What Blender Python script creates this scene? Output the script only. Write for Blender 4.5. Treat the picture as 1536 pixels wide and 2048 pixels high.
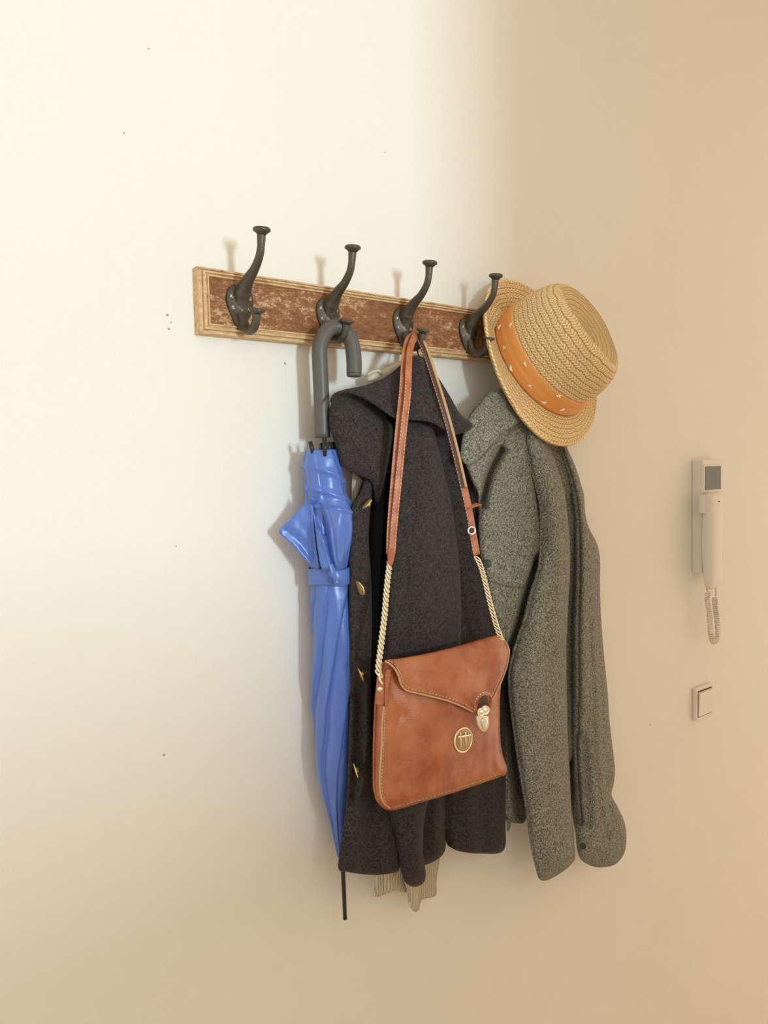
import bpy, bmesh, math, random
import numpy as np
from mathutils import Vector, Matrix, noise
from mathutils.geometry import delaunay_2d_cdt
random.seed(4)
PI = math.pi
for o in list(bpy.data.objects): bpy.data.objects.remove(o)
S = bpy.context.scene

# ------------------------------------------------------------------ camera, light, exposure
IW, IH, F = 1536, 2048, 1500.0
YAW, PITCH, ROLL = 0.65771398, 0.05877425, -0.02361332
CAM = np.array([-.4714, -1.0583, 1.70])
fw = np.array([math.sin(YAW)*math.cos(PITCH), math.cos(YAW)*math.cos(PITCH), -math.sin(PITCH)])
r0 = np.array([math.cos(YAW), -math.sin(YAW), 0]); u0 = np.cross(r0, fw)
RT = math.cos(ROLL)*r0 + math.sin(ROLL)*u0
UP = -math.sin(ROLL)*r0 + math.cos(ROLL)*u0
cd = bpy.data.cameras.new('camera'); cam = bpy.data.objects.new('camera', cd); S.collection.objects.link(cam)
cd.sensor_fit = 'VERTICAL'; cd.sensor_height = 36; cd.lens = 36*F/IH; cd.clip_start = .02
M = Matrix.Identity(4)
for i in range(3):
    M[i][0] = RT[i]; M[i][1] = UP[i]; M[i][2] = -fw[i]; M[i][3] = CAM[i]
cam.matrix_world = M
S.camera = cam

w = bpy.data.worlds.new('world'); S.world = w; w.use_nodes = True
bg = w.node_tree.nodes['Background']; wn = w.node_tree.nodes; wl = w.node_tree.links
_tc = wn.new('ShaderNodeTexCoord'); _sp = wn.new('ShaderNodeSeparateXYZ'); _mr = wn.new('ShaderNodeMapRange'); _mx = wn.new('ShaderNodeMix'); _mx.data_type = 'RGBA'
wl.new(_tc.outputs['Generated'], _sp.inputs[0]); wl.new(_sp.outputs[0], _mr.inputs['Value']); _mr.inputs['From Min'].default_value = -.6; _mr.inputs['From Max'].default_value = .6
wl.new(_mr.outputs[0], _mx.inputs[0]); _mx.inputs[6].default_value = (1.01, .97, .93, 1); _mx.inputs[7].default_value = (1.62, 1.32, 1.03, 1)   # added ambient fill: neutral from the left, stronger and warmer from the right
wl.new(_mx.outputs[2], bg.inputs[0]); bg.inputs[1].default_value = 1.03

def area(name, loc, target, sx, sy, power, col):
    l = bpy.data.lights.new(name, 'AREA'); l.shape = 'RECTANGLE'; l.size = sx; l.size_y = sy; l.energy = power; l.color = col
    o = bpy.data.objects.new(name, l); S.collection.objects.link(o); o.location = loc
    o.rotation_euler = (Vector(target)-Vector(loc)).to_track_quat('-Z', 'Y').to_euler(); return o
area('window_daylight', (.22, -4.2, 1.95), (.1, 0, 1.95), .32, .66, 84, (.66, .90, 1.06))
S.view_settings.view_transform = 'Standard'; S.view_settings.look = 'None'
S.view_settings.exposure = 0.0; S.view_settings.gamma = 1.0; S.view_settings.use_curve_mapping = False

# ------------------------------------------------------------------ pixel ray helpers
def rayd(u, v): return fw + RT*((u-IW/2)/F) - UP*((v-IH/2)/F)
def P(u, v, d):                       # point at distance d from the wall seen at (u, v)
    r = rayd(u, v); return CAM + r*((-d-CAM[1])/r[1])
def PX(u, v, X):                      # point on the plane x = X
    r = rayd(u, v); return CAM + r*((X-CAM[0])/r[0])
def PP(u, v, d):                      # vectorised P
    u = np.asarray(u, float); v = np.asarray(v, float); d = np.asarray(d, float)
    r = fw[None]+RT[None]*((u-IW/2)/F)[:, None]-UP[None]*((v-IH/2)/F)[:, None]
    return CAM[None]+r*((-d-CAM[1])/r[:, 1])[:, None]
def proj(X):
    d = np.asarray(X)-CAM; z = d@fw
    return np.stack([IW/2+F*(d@RT)/z, IH/2-F*(d@UP)/z], -1)

# ------------------------------------------------------------------ object helpers
def tag(o, label=None, cat=None, group=None, kind=None):
    if label: o['label'] = label
    if cat: o['category'] = cat
    if group: o['group'] = group
    if kind: o['kind'] = kind
    return o
def thing(name, label, cat, loc):
    o = bpy.data.objects.new(name, None); S.collection.objects.link(o); o.location = loc; o.empty_display_size = .02
    return tag(o, label, cat)
def root_loc(p):
    L = Vector((0, 0, 0))
    while p is not None: L = L+Vector(p.location); p = p.parent
    return L
def obj(name, verts, faces, m, parent=None, smooth=True, uv=None, label=None):
    L = root_loc(parent)
    me = bpy.data.meshes.new(name)
    me.from_pydata([tuple(Vector(v)-L) for v in verts], [], [tuple(f) for f in faces]); me.validate()
    if uv is not None:
        lay = me.uv_layers.new(name='UVMap')
        vi = np.zeros(len(me.loops), int); me.loops.foreach_get('vertex_index', vi)
        lay.data.foreach_set('uv', np.asarray(uv, float)[vi].ravel())
    bm = bmesh.new(); bm.from_mesh(me); bmesh.ops.recalc_face_normals(bm, faces=bm.faces); bm.to_mesh(me); bm.free()
    for p in me.polygons: p.use_smooth = smooth
    if isinstance(m, (list, tuple)):
        for x in m: me.materials.append(x)
    else: me.materials.append(m)
    o = bpy.data.objects.new(name, me); S.collection.objects.link(o); o.parent = parent
    if label: o['label'] = label
    return o
def bevel(o, wd=.001, seg=2, angle=.6):
    b = o.modifiers.new('bevel', 'BEVEL'); b.width = wd; b.segments = seg; b.limit_method = 'ANGLE'; b.angle_limit = angle
    return o
class MB:
    def __init__(s): s.v = []; s.f = []
    def add(s, v, f):
        n = len(s.v); s.v += [tuple(x) for x in v]; s.f += [tuple(i+n for i in q) for q in f]; return s
    def box(s, a, b):
        x0, y0, z0 = a; x1, y1, z1 = b
        return s.add([(x0,y0,z0),(x1,y0,z0),(x1,y1,z0),(x0,y1,z0),(x0,y0,z1),(x1,y0,z1),(x1,y1,z1),(x0,y1,z1)],
                     [(0,3,2,1),(4,5,6,7),(0,1,5,4),(1,2,6,5),(2,3,7,6),(3,0,4,7)])
    def build(s, name, m, parent=None, smooth=True, label=None): return obj(name, s.v, s.f, m, parent, smooth, label=label)
def spline(pts, n=8, closed=False):
    pts = [np.asarray(p, float) for p in pts]; out = []
    N = len(pts)
    rng = range(N if closed else N-1)
    for i in rng:
        if closed: a, b, c, d = pts[i-1], pts[i], pts[(i+1) % N], pts[(i+2) % N]
        else: a, b, c, d = pts[max(i-1, 0)], pts[i], pts[i+1], pts[min(i+2, N-1)]
        for k in range(n):
            t = k/n
            out.append(.5*((2*b)+(c-a)*t+(2*a-5*b+4*c-d)*t*t+(3*b-a-3*c+d)*t**3))
    if not closed: out.append(pts[-1])
    return out
def resample(pts, step):
    pts = np.array(pts); L = np.concatenate([[0], np.cumsum(np.linalg.norm(np.diff(pts, axis=0), axis=1))])
    n = max(2, int(round(L[-1]/step))+1); s = np.linspace(0, L[-1], n)
    return np.stack([np.interp(s, L, pts[:, k]) for k in range(pts.shape[1])], 1)
def sweep(pts, rad, nsec=12, wt=None, ref=(0, -1, 0), caps=True, closed=False, sub=6):
    """round tube (rad = number or list) or flat strap (wt = (width, thickness)) along a smooth path; returns MB data"""
    P3 = spline(pts, sub, closed) if sub > 1 else [np.asarray(p, float) for p in pts]
    n = len(P3)
    if rad is not None:
        R = np.interp(np.linspace(0, 1, n), np.linspace(0, 1, len(rad)), rad) if hasattr(rad, '__len__') else np.full(n, rad)
    V = []; Fc = []; ref = np.asarray(ref, float)
    side_prev = None
    for i in range(n):
        if closed: t = P3[(i+1) % n]-P3[i-1]
        else: t = P3[min(i+1, n-1)]-P3[max(i-1, 0)]
        t = t/(np.linalg.norm(t)+1e-12)
        s = np.cross(t, ref)
        if np.linalg.norm(s) < .15: s = side_prev if side_prev is not None else np.cross(t, (1, .1, 0))
        s = s-t*(s@t); s = s/np.linalg.norm(s)
        if side_prev is not None and s@side_prev < 0: s = -s
        side_prev = s; nn = np.cross(s, t)
        if wt:
            wd, th = wt[0](i/(n-1)) if callable(wt[0]) else wt[0], wt[1]; e = min(th*.3, wd*.3)
            prof = [(-wd/2, -th/2+e), (-wd/2+e, -th/2), (wd/2-e, -th/2), (wd/2, -th/2+e), (wd/2, th/2-e), (wd/2-e, th/2), (-wd/2+e, th/2), (-wd/2, th/2-e)]
            for a, b in prof: V.append(P3[i]+s*a+nn*b)
            m = 8
        else:
            m = nsec
            for k in range(m): V.append(P3[i]+R[i]*(s*math.cos(2*PI*k/m)+nn*math.sin(2*PI*k/m)))
    for i in range(n if closed else n-1):
        j = (i+1) % n
        for k in range(m): Fc.append((i*m+k, i*m+(k+1) % m, j*m+(k+1) % m, j*m+k))
    if caps and not closed:
        Fc.append(tuple(range(m))[::-1]); Fc.append(tuple((n-1)*m+k for k in range(m)))
    return V, Fc
def lathe(c, axis, prof, n=24):
    """prof = [(radius, height)...] along axis from centre c"""
    a = np.asarray(axis, float); a = a/np.linalg.norm(a)
    s = np.cross(a, (0, 0, 1) if abs(a[2]) < .9 else (1, 0, 0)); s = s/np.linalg.norm(s); t = np.cross(a, s)
    V = []; Fc = []; m = len(prof)
    for r, h in prof:
        for k in range(n): V.append(np.asarray(c)+a*h+max(r, 1e-5)*(s*math.cos(2*PI*k/n)+t*math.sin(2*PI*k/n)))
    for i in range(m-1):
        for k in range(n): Fc.append((i*n+k, i*n+(k+1) % n, (i+1)*n+(k+1) % n, (i+1)*n+k))
    Fc.append(tuple(range(n))[::-1]); Fc.append(tuple((m-1)*n+k for k in range(n)))
    return V, Fc

# distance to polylines (numpy, pixels)
def seg_dist(U, V, poly, closed=False):
    p = np.asarray(poly, float)
    if closed: p = np.vstack([p, p[:1]])
    best = np.full(U.shape, 1e9); side = np.zeros(U.shape)
    for a, b in zip(p[:-1], p[1:]):
        d = b-a; L = d@d+1e-9
        t = np.clip(((U-a[0])*d[0]+(V-a[1])*d[1])/L, 0, 1)
        x = U-(a[0]+t*d[0]); y = V-(a[1]+t*d[1]); q = np.hypot(x, y)
        m = q < best; best[m] = q[m]; side[m] = np.sign(d[0]*y-d[1]*x)[m]
    return best, side
def ss(x): x = np.clip(x, 0, 1); return x*x*(3-2*x)
def ridge(poly, wd, amp, fade=True):
    poly = spline([(a, b) for a, b in poly], 6)
    def f(U, V):
        q, s = seg_dist(U, V, poly); return amp*np.exp(-(q/wd)**2)
    return f
def step(poly, wd, amp, reach=40):     # raises the side to the right of the walking direction (image coordinates), fading over reach
    poly = spline([(a, b) for a, b in poly], 6)
    def f(U, V):
        q, s = seg_dist(U, V, poly); sd = q*s
        return amp*ss((sd+wd)/(2*wd))*np.exp(-(np.maximum(sd, 0)/reach)**2)
    return f
def panel(name, outline, d, m, parent, folds=(), Hf=0., Hb=0., Wd=30, th=.004, res=6, nz=(.0015, 14), sharp=False, minback=.003, label=None, edge=None, uvrib=False):
    """cloth or leather panel: outline in photo pixels laid out at its own wall distance d(u, v), folded in depth, closed with a back"""
    ol = [np.array(p, float) for p in outline] if sharp else spline(outline, 6, True)
    ol = resample(list(ol)+[ol[0]], res)[:-1]
    x0, y0 = ol.min(0); x1, y1 = ol.max(0)
    gx, gy = np.meshgrid(np.arange(x0, x1, res), np.arange(y0, y1, res)); gx = gx+(np.arange(gx.shape[0]) % 2)[:, None]*res*.5
    gx = gx.ravel(); gy = gy.ravel()
    ins = np.zeros(gx.shape, bool); n = len(ol)
    for i in range(n):
        a = ol[i]; b = ol[(i+1) % n]
        c = ((a[1] > gy) != (b[1] > gy)) & (gx < (b[0]-a[0])*(gy-a[1])/(b[1]-a[1]+1e-12)+a[0]); ins ^= c
    q, _ = seg_dist(gx, gy, ol, True)
    k = ins & (q > res*.55)
    pts = [Vector(p) for p in ol]+[Vector(p) for p in np.stack([gx[k], gy[k]], 1)]
    vs, es, fs, *_ = delaunay_2d_cdt(pts, [(i, (i+1) % n) for i in range(n)], [], 1, 1e-4)
    A = np.array([(v.x, v.y) for v in vs]); U, V = A[:, 0], A[:, 1]
    dist, _ = seg_dist(U, V, ol, True)
    df = d if callable(d) else (lambda a, b: np.full(a.shape, float(d)))
    pr = np.sqrt(np.clip(1-(1-np.clip(dist/Wd, 0, 1))**2, 0, 1))
    def depth(U_, V_, pr_=None):
        U_ = np.atleast_1d(np.asarray(U_, float)); V_ = np.atleast_1d(np.asarray(V_, float))
        if pr_ is None:
            q_, _ = seg_dist(U_, V_, ol, True); pr_ = np.sqrt(np.clip(1-(1-np.clip(q_/Wd, 0, 1))**2, 0, 1))
        D_ = df(U_, V_)+Hf*pr_
        for g in folds: D_ = D_+g(U_, V_)
        return D_
    D = np.maximum(depth(U, V, pr), .012)
    W3 = PP(U, V, D)
    if nz[0]:
        N = np.array([noise.noise(Vector((x*nz[1], y*nz[1], z*nz[1]*.6)))+.4*noise.noise(Vector((x*nz[1]*3, 7, z*nz[1]*2))) for x, y, z in W3])
        W3 = PP(U, V, D+nz[0]*N*np.clip(dist/12, 0, 1))
    B = W3.copy(); B[:, 1] = np.minimum(B[:, 1]+th*(.5+.5*pr)+Hb*pr, -minback)
    N0 = len(W3); verts = np.vstack([W3, B]); faces = []; cnt = {}
    for f in fs:
        faces.append(tuple(f)); faces.append(tuple(i+N0 for i in reversed(f)))
        for i in range(len(f)):
            a, b = f[i], f[(i+1) % len(f)]; cnt.setdefault((min(a, b), max(a, b)), []).append((a, b))
    for kx, l in cnt.items():
        if len(l) == 1: a, b = l[0]; faces.append((b, a, a+N0, b+N0))
    uv = np.stack([verts[:, 0], verts[:, 2]], 1)
    o = obj(name, verts, faces, m, parent, True, uv, label)
    return o, depth
def on(depth, u, v, off=0.): return P(u, v, float(depth(u, v)[0])+off)
def stitches(name, path, depth, m, parent, off=.001, L=5., gap=3., r=.0005, label=None):
    pts = resample(spline(path, 8), 1.0); mb = MB(); i = 0
    while i+int(L) < len(pts):
        a = on(depth, *pts[i], off); b = on(depth, *pts[i+int(L)], off)
        mb.add(*sweep([a, (a+b)/2, b], [r*.6, r, r*.6], 6, sub=1)); i += int(L+gap)
    return mb.build(name, m, parent, label=label)

# ------------------------------------------------------------------ materials
def lin(r, g, b): return tuple((x/255/12.92 if x/255 <= .04045 else ((x/255+.055)/1.055)**2.4) for x in (r, g, b))+(1,)
def mat(name, col, rough=.6, metal=0., spec=.5, sheen=0., coat=0.):
    m = bpy.data.materials.new(name); m.use_nodes = True; b = m.node_tree.nodes['Principled BSDF']
    b.inputs['Base Color'].default_value = col; b.inputs['Roughness'].default_value = rough; b.inputs['Metallic'].default_value = metal
    b.inputs['Specular IOR Level'].default_value = spec; b.inputs['Sheen Weight'].default_value = sheen; b.inputs['Coat Weight'].default_value = coat
    return m
def nd(m, t, **k):
    n = m.node_tree.nodes.new(t)
    for a, b in k.items():
        if a in n.inputs.keys(): n.inputs[a].default_value = b
        else: setattr(n, a, b)
    return n
def lk(m, a, b): m.node_tree.links.new(a, b)
def mathn(m, op, a, b=None):
    n = nd(m, 'ShaderNodeMath'); n.operation = op
    for i, x in enumerate((a, b)):
        if x is None: continue
        if isinstance(x, (int, float)): n.inputs[i].default_value = x
        else: lk(m, x, n.inputs[i])
    return n.outputs[0]
def ramp(m, fac, stops):
    n = nd(m, 'ShaderNodeValToRGB'); lk(m, fac, n.inputs[0]); e = n.color_ramp.elements
    e[0].position, e[0].color = stops[0]; e[1].position, e[1].color = stops[-1]
    for p, c in stops[1:-1]: x = e.new(p); x.color = c
    return n.outputs[0]
def bump(m, h, dist, strength=1.):
    n = nd(m, 'ShaderNodeBump'); n.inputs['Distance'].default_value = dist; n.inputs['Strength'].default_value = strength
    lk(m, h, n.inputs['Height']); lk(m, n.outputs[0], m.node_tree.nodes['Principled BSDF'].inputs['Normal'])
def BC(m): return m.node_tree.nodes['Principled BSDF'].inputs['Base Color']
def coords(m, kind='Object', scale=(1, 1, 1)):
    t = nd(m, 'ShaderNodeTexCoord'); mp = nd(m, 'ShaderNodeMapping'); mp.inputs['Scale'].default_value = scale
    lk(m, t.outputs[kind], mp.inputs[0]); return mp.outputs[0]
def tex_noise(m, vec, scale, detail=3., rough=.5):
    n = nd(m, 'ShaderNodeTexNoise'); n.inputs['Scale'].default_value = scale; n.inputs['Detail'].default_value = detail; n.inputs['Roughness'].default_value = rough
    lk(m, vec, n.inputs['Vector']); return n.outputs['Fac']

def mix(m, f, a, b, mode='MIX'):
    n = nd(m, 'ShaderNodeMix'); n.data_type = 'RGBA'; n.blend_type = mode
    for i, x in ((0, f), (6, a), (7, b)):
        if isinstance(x, (int, float, tuple)): n.inputs[i].default_value = x
        else: lk(m, x, n.inputs[i])
    return n.outputs[2]

M_wall = mat('wall_paint', (.86, .82, .74, 1), .85, spec=.2)
v = coords(M_wall); n1 = tex_noise(M_wall, v, 220, 3, .6); n2 = tex_noise(M_wall, v, 30, 2)
bump(M_wall, mathn(M_wall, 'ADD', n1, mathn(M_wall, 'MULTIPLY', n2, 1.2)), .0012, .55)
c0 = ramp(M_wall, tex_noise(M_wall, v, 2.2, 2), [(.3, (.86, .82, .735, 1)), (.7, (.88, .84, .755, 1))])
spots = [(297, 97, 2), (248, 266, 2), (335, 630, 3), (338, 658, 3), (352, 1092, 2), (328, 1510, 3), (770, 305, 2), (342, 645, 2), (1300, 1450, 3), (570, 727, 3)]
for (a, b, rr) in spots:
    p = P(a, b, 0); dn = nd(M_wall, 'ShaderNodeVectorMath'); dn.operation = 'DISTANCE'; lk(M_wall, v, dn.inputs[0]); dn.inputs[1].default_value = tuple(p)
    rad = rr*.0007
    f = mathn(M_wall, 'LESS_THAN', mathn(M_wall, 'ADD', dn.outputs['Value'], mathn(M_wall, 'MULTIPLY', n1, .003)), rad+.0014)
    c0 = mix(M_wall, f, c0, (.42, .36, .28, 1))
lk(M_wall, c0, BC(M_wall))
M_white = mat('ceiling_paint', (.86, .80, .70, 1), .9)
M_floor = mat('oak_floor', (.50, .33, .18, 1), .5)
v = coords(M_floor, scale=(1, 9, 1)); lk(M_floor, ramp(M_floor, tex_noise(M_floor, v, 3, 5), [(.3, (.70, .55, .38, 1)), (.7, (.84, .70, .52, 1))]), BC(M_floor))

M_frame = mat('worn_cream_paint', lin(214, 180, 134), .6)
v = coords(M_frame, scale=(.35, 1, 1)); a = tex_noise(M_frame, v, 150, 5, .7)
lk(M_frame, ramp(M_frame, a, [(.30, lin(150, 104, 62)), (.42, lin(200, 160, 112)), (.62, lin(224, 192, 146))]), BC(M_frame)); bump(M_frame, a, .0008, .5)
M_board = mat('distressed_brown_board', lin(140, 92, 56), .7)
v = coords(M_board, scale=(.5, 1, 1)); a = mathn(M_board, 'ADD', tex_noise(M_board, v, 120, 8, .85), mathn(M_board, 'MULTIPLY', mathn(M_board, 'SUBTRACT', tex_noise(M_board, v, 16, 3), .55), .45)); g = tex_noise(M_board, coords(M_board, scale=(.12, 1, 1)), 300, 3, .6)
c1 = ramp(M_board, a, [(.30, lin(84, 50, 28)), (.42, lin(138, 88, 50)), (.545, lin(168, 112, 68)), (.575, lin(216, 180, 136)), (.70, lin(228, 198, 158))])
lk(M_board, mix(M_board, mathn(M_board, 'MULTIPLY', g, .45), c1, lin(110, 66, 36)), BC(M_board)); bump(M_board, mathn(M_board, 'ADD', a, g), .0012, .7)
M_iron = mat('cast_iron', (.10, .084, .060, 1), .42, .5)
v = coords(M_iron); bump(M_iron, tex_noise(M_iron, v, 260, 3), .0008, .5)
M_screw = mat('screw_steel', (.42, .38, .28, 1), .4, .7)
M_plastic_blk = mat('grey_black_plastic', (.105, .096, .084, 1), .42)
M_blk = mat('black_rod', (.012, .012, .012, 1), .35)
M_blue = mat('blue_nylon', (.080, .170, .54, 1), .32, spec=.7, sheen=.15)
v = coords(M_blue); bump(M_blue, tex_noise(M_blue, v, 55, 4, .6), .002, .25)
def wool(name, dark, light, scale, contrast=(.42, .60), bmp=.0012):
    m = mat(name, dark, .92, spec=.12, sheen=.06); v = coords(m); a = tex_noise(m, v, scale, 2, .7); b = tex_noise(m, v, scale*.32, 2, .6)
    f = mathn(m, 'ADD', mathn(m, 'MULTIPLY', a, .68), mathn(m, 'MULTIPLY', b, .32))
    lk(m, ramp(m, f, [(contrast[0], dark), (contrast[1], light)]), BC(m)); bump(m, f, bmp, .7); return m
M_coat = wool('black_wool', (.016, .014, .0135, 1), (.074, .061, .057, 1), 520, (.38, .62), .0006)
M_coat_shade = mat('coat_shade_black', (.004, .003, .003, 1), .8, spec=.1)  # near-black colour stands in for deep shade inside the coat
M_grey = wool('grey_heather_wool', (.035, .036, .027, 1), (.46, .445, .36, 1), 900, (.43, .59), .0008)
M_cream = mat('cream_knit', (.72, .62, .47, 1), .9, sheen=.2)
bump(M_cream, tex_noise(M_cream, coords(M_cream), 300, 2), .0008, .4)
M_rib = mat('cream_rib_knit', (.72, .62, .47, 1), .9)
t = nd(M_rib, 'ShaderNodeTexCoord'); sp = nd(M_rib, 'ShaderNodeSeparateXYZ'); lk(M_rib, t.outputs['Object'], sp.inputs[0])
sw = mathn(M_rib, 'SINE', mathn(M_rib, 'MULTIPLY', sp.outputs[0], 1250)); bump(M_rib, sw, .0016, .9)
lk(M_rib, ramp(M_rib, mathn(M_rib, 'ADD', mathn(M_rib, 'MULTIPLY', sw, .5), .5), [(0, (.50, .40, .27, 1)), (.5, (.74, .64, .49, 1))]), BC(M_rib))
M_leather = mat('brown_leather', (.42, .13, .05, 1), .36, spec=.7)
v = coords(M_leather); a = tex_noise(M_leather, v, 16, 4, .6); vo = nd(M_leather, 'ShaderNodeTexVoronoi'); vo.inputs['Scale'].default_value = 520; lk(M_leather, v, vo.inputs['Vector'])
lk(M_leather, ramp(M_leather, a, [(.30, (.26, .048, .012, 1)), (.5, (.40, .105, .032, 1)), (.70, (.50, .17, .062, 1))]), BC(M_leather))
bump(M_leather, mathn(M_leather, 'ADD', mathn(M_leather, 'MULTIPLY', vo.outputs['Distance'], .5), mathn(M_leather, 'MULTIPLY', tex_noise(M_leather, v, 60, 4), .8)), .0012, .5)
lk(M_leather, ramp(M_leather, tex_noise(M_leather, v, 22, 4), [(.3, (.33,)*3+(1,)), (.7, (.45,)*3+(1,))]), M_leather.node_tree.nodes['Principled BSDF'].inputs['Roughness'])
M_strap = mat('strap_leather', (.50, .17, .075, 1), .45); a = tex_noise(M_strap, coords(M_strap), 50, 4)
lk(M_strap, ramp(M_strap, a, [(.3, (.36, .10, .04, 1)), (.7, (.58, .22, .10, 1))]), BC(M_strap))
M_strap_in = mat('strap_dark_side', (.10, .035, .022, 1), .5)
M_tan = mat('raw_leather_edge', (.56, .34, .17, 1), .6)
M_thread = mat('cream_thread', (.78, .60, .42, 1), .8)
M_brass = mat('pale_brass', (.92, .80, .56, 1), .30, .7)
M_gold = mat('gold_button', (.90, .64, .24, 1), .32, .55)
M_silver = mat('light_nickel', (.85, .82, .72, 1), .25, .85)
M_star = mat('star_metal', (.90, .82, .62, 1), .3, .6)
M_plast = mat('cream_plastic', (.78, .72, .62, 1), .45)
M_screen = mat('dark_display_glass', (.085, .085, .06, 1), .18)
M_gap = mat('dark_gap', (.04, .03, .02, 1), .8)
def straw(name):
    m = mat(name, (.8, .5, .22, 1), .62, spec=.3)
    uv = nd(m, 'ShaderNodeUVMap'); s = nd(m, 'ShaderNodeSeparateXYZ'); lk(m, uv.outputs[0], s.inputs[0])
    nz_ = tex_noise(m, uv.outputs[0], 45, 3); wob = mathn(m, 'MULTIPLY', mathn(m, 'SUBTRACT', nz_, .5), .0075)
    vv = mathn(m, 'MULTIPLY', mathn(m, 'ADD', s.outputs[1], wob), 1/.0092)
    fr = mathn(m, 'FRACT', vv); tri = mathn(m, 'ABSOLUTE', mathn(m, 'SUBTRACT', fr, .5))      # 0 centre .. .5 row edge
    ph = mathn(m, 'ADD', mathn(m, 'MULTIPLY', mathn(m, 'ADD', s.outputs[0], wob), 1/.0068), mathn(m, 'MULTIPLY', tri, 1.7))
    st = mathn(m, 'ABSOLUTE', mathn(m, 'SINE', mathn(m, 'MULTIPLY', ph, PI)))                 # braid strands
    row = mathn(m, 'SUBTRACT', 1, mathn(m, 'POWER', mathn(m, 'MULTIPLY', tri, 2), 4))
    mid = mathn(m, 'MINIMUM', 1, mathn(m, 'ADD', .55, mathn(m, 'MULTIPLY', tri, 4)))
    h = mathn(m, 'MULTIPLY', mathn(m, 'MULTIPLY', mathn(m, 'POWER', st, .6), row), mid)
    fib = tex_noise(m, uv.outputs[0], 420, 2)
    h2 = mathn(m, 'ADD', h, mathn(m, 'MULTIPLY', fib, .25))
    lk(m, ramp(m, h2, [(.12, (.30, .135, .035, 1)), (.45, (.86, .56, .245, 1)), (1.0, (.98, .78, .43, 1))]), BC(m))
    bump(m, h2, .0026, .75); return m
M_straw = straw('braided_straw')
M_band = mat('orange_band', (.86, .37, .10, 1), .6, sheen=.1)

# ------------------------------------------------------------------ the room
def struct(name, mb, m): return tag(mb.build(name, m, None, False), kind='structure')
struct('wall_back', MB().box((-2.6, 0, -.35), (3.4, .12, 3.2)), M_wall)
struct('floor', MB().box((-2.6, -5.2, -.45), (3.4, .12, -.35)), M_floor)
struct('ceiling', MB().box((-2.6, -5.2, 3.2), (3.4, .12, 3.3)), M_white)
mb = MB().box((.40, -2.10, -.35), (3.4, -2.0, 3.2)); mb.box((-2.6, -2.10, -.35), (.40, -2.0, 1.62))  # unseen L-shaped partition, added to block part of the daylight
struct('occluder_wall', mb, M_white)

# ------------------------------------------------------------------ coat rack
RX0, RX1, RZ0, RZ1 = 0.0, .775, 1.903, 2.0
rack = thing('coat_rack', 'wooden wall rack with distressed brown board, cream moulding and black iron double hooks', 'coat rack', (.39, 0, 1.903))
prof = [(0, .0), (0, .016), (.0012, .0185), (.0052, .0190), (.0064, .0165), (.0074, .0165), (.0086, .0200), (.0125, .0205), (.0135, .0180), (.0150, .0165), (.0162, .0165), (.0170, .0190), (.0195, .0190), (.0205, .0150)]
V, Fc = [], []
for ins, dp in prof:
    a, b, c = ins*.86, ins*.80, ins*.62                  # side, bottom and top rails differ in width
    V += [(RX0+a, -dp, RZ0+b), (RX1-a, -dp, RZ0+b), (RX1-a, -dp, RZ1-c), (RX0+a, -dp, RZ1-c)]
for i in range(len(prof)-1):
    for k in range(4): Fc.append((i*4+k, i*4+(k+1) % 4, (i+1)*4+(k+1) % 4, (i+1)*4+k))
Fc.append((0, 1, 2, 3)); Fc.append(tuple(4*(len(prof)-1)+k for k in range(4)))
obj('frame_molding', V, Fc, M_frame, rack, False)
obj('backboard', MB().box((RX0+.012, -.0162, RZ0+.012), (RX1-.012, -.004, RZ1-.010)).v, MB().box((0,0,0),(1,1,1)).f, M_board, rack, False)

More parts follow.
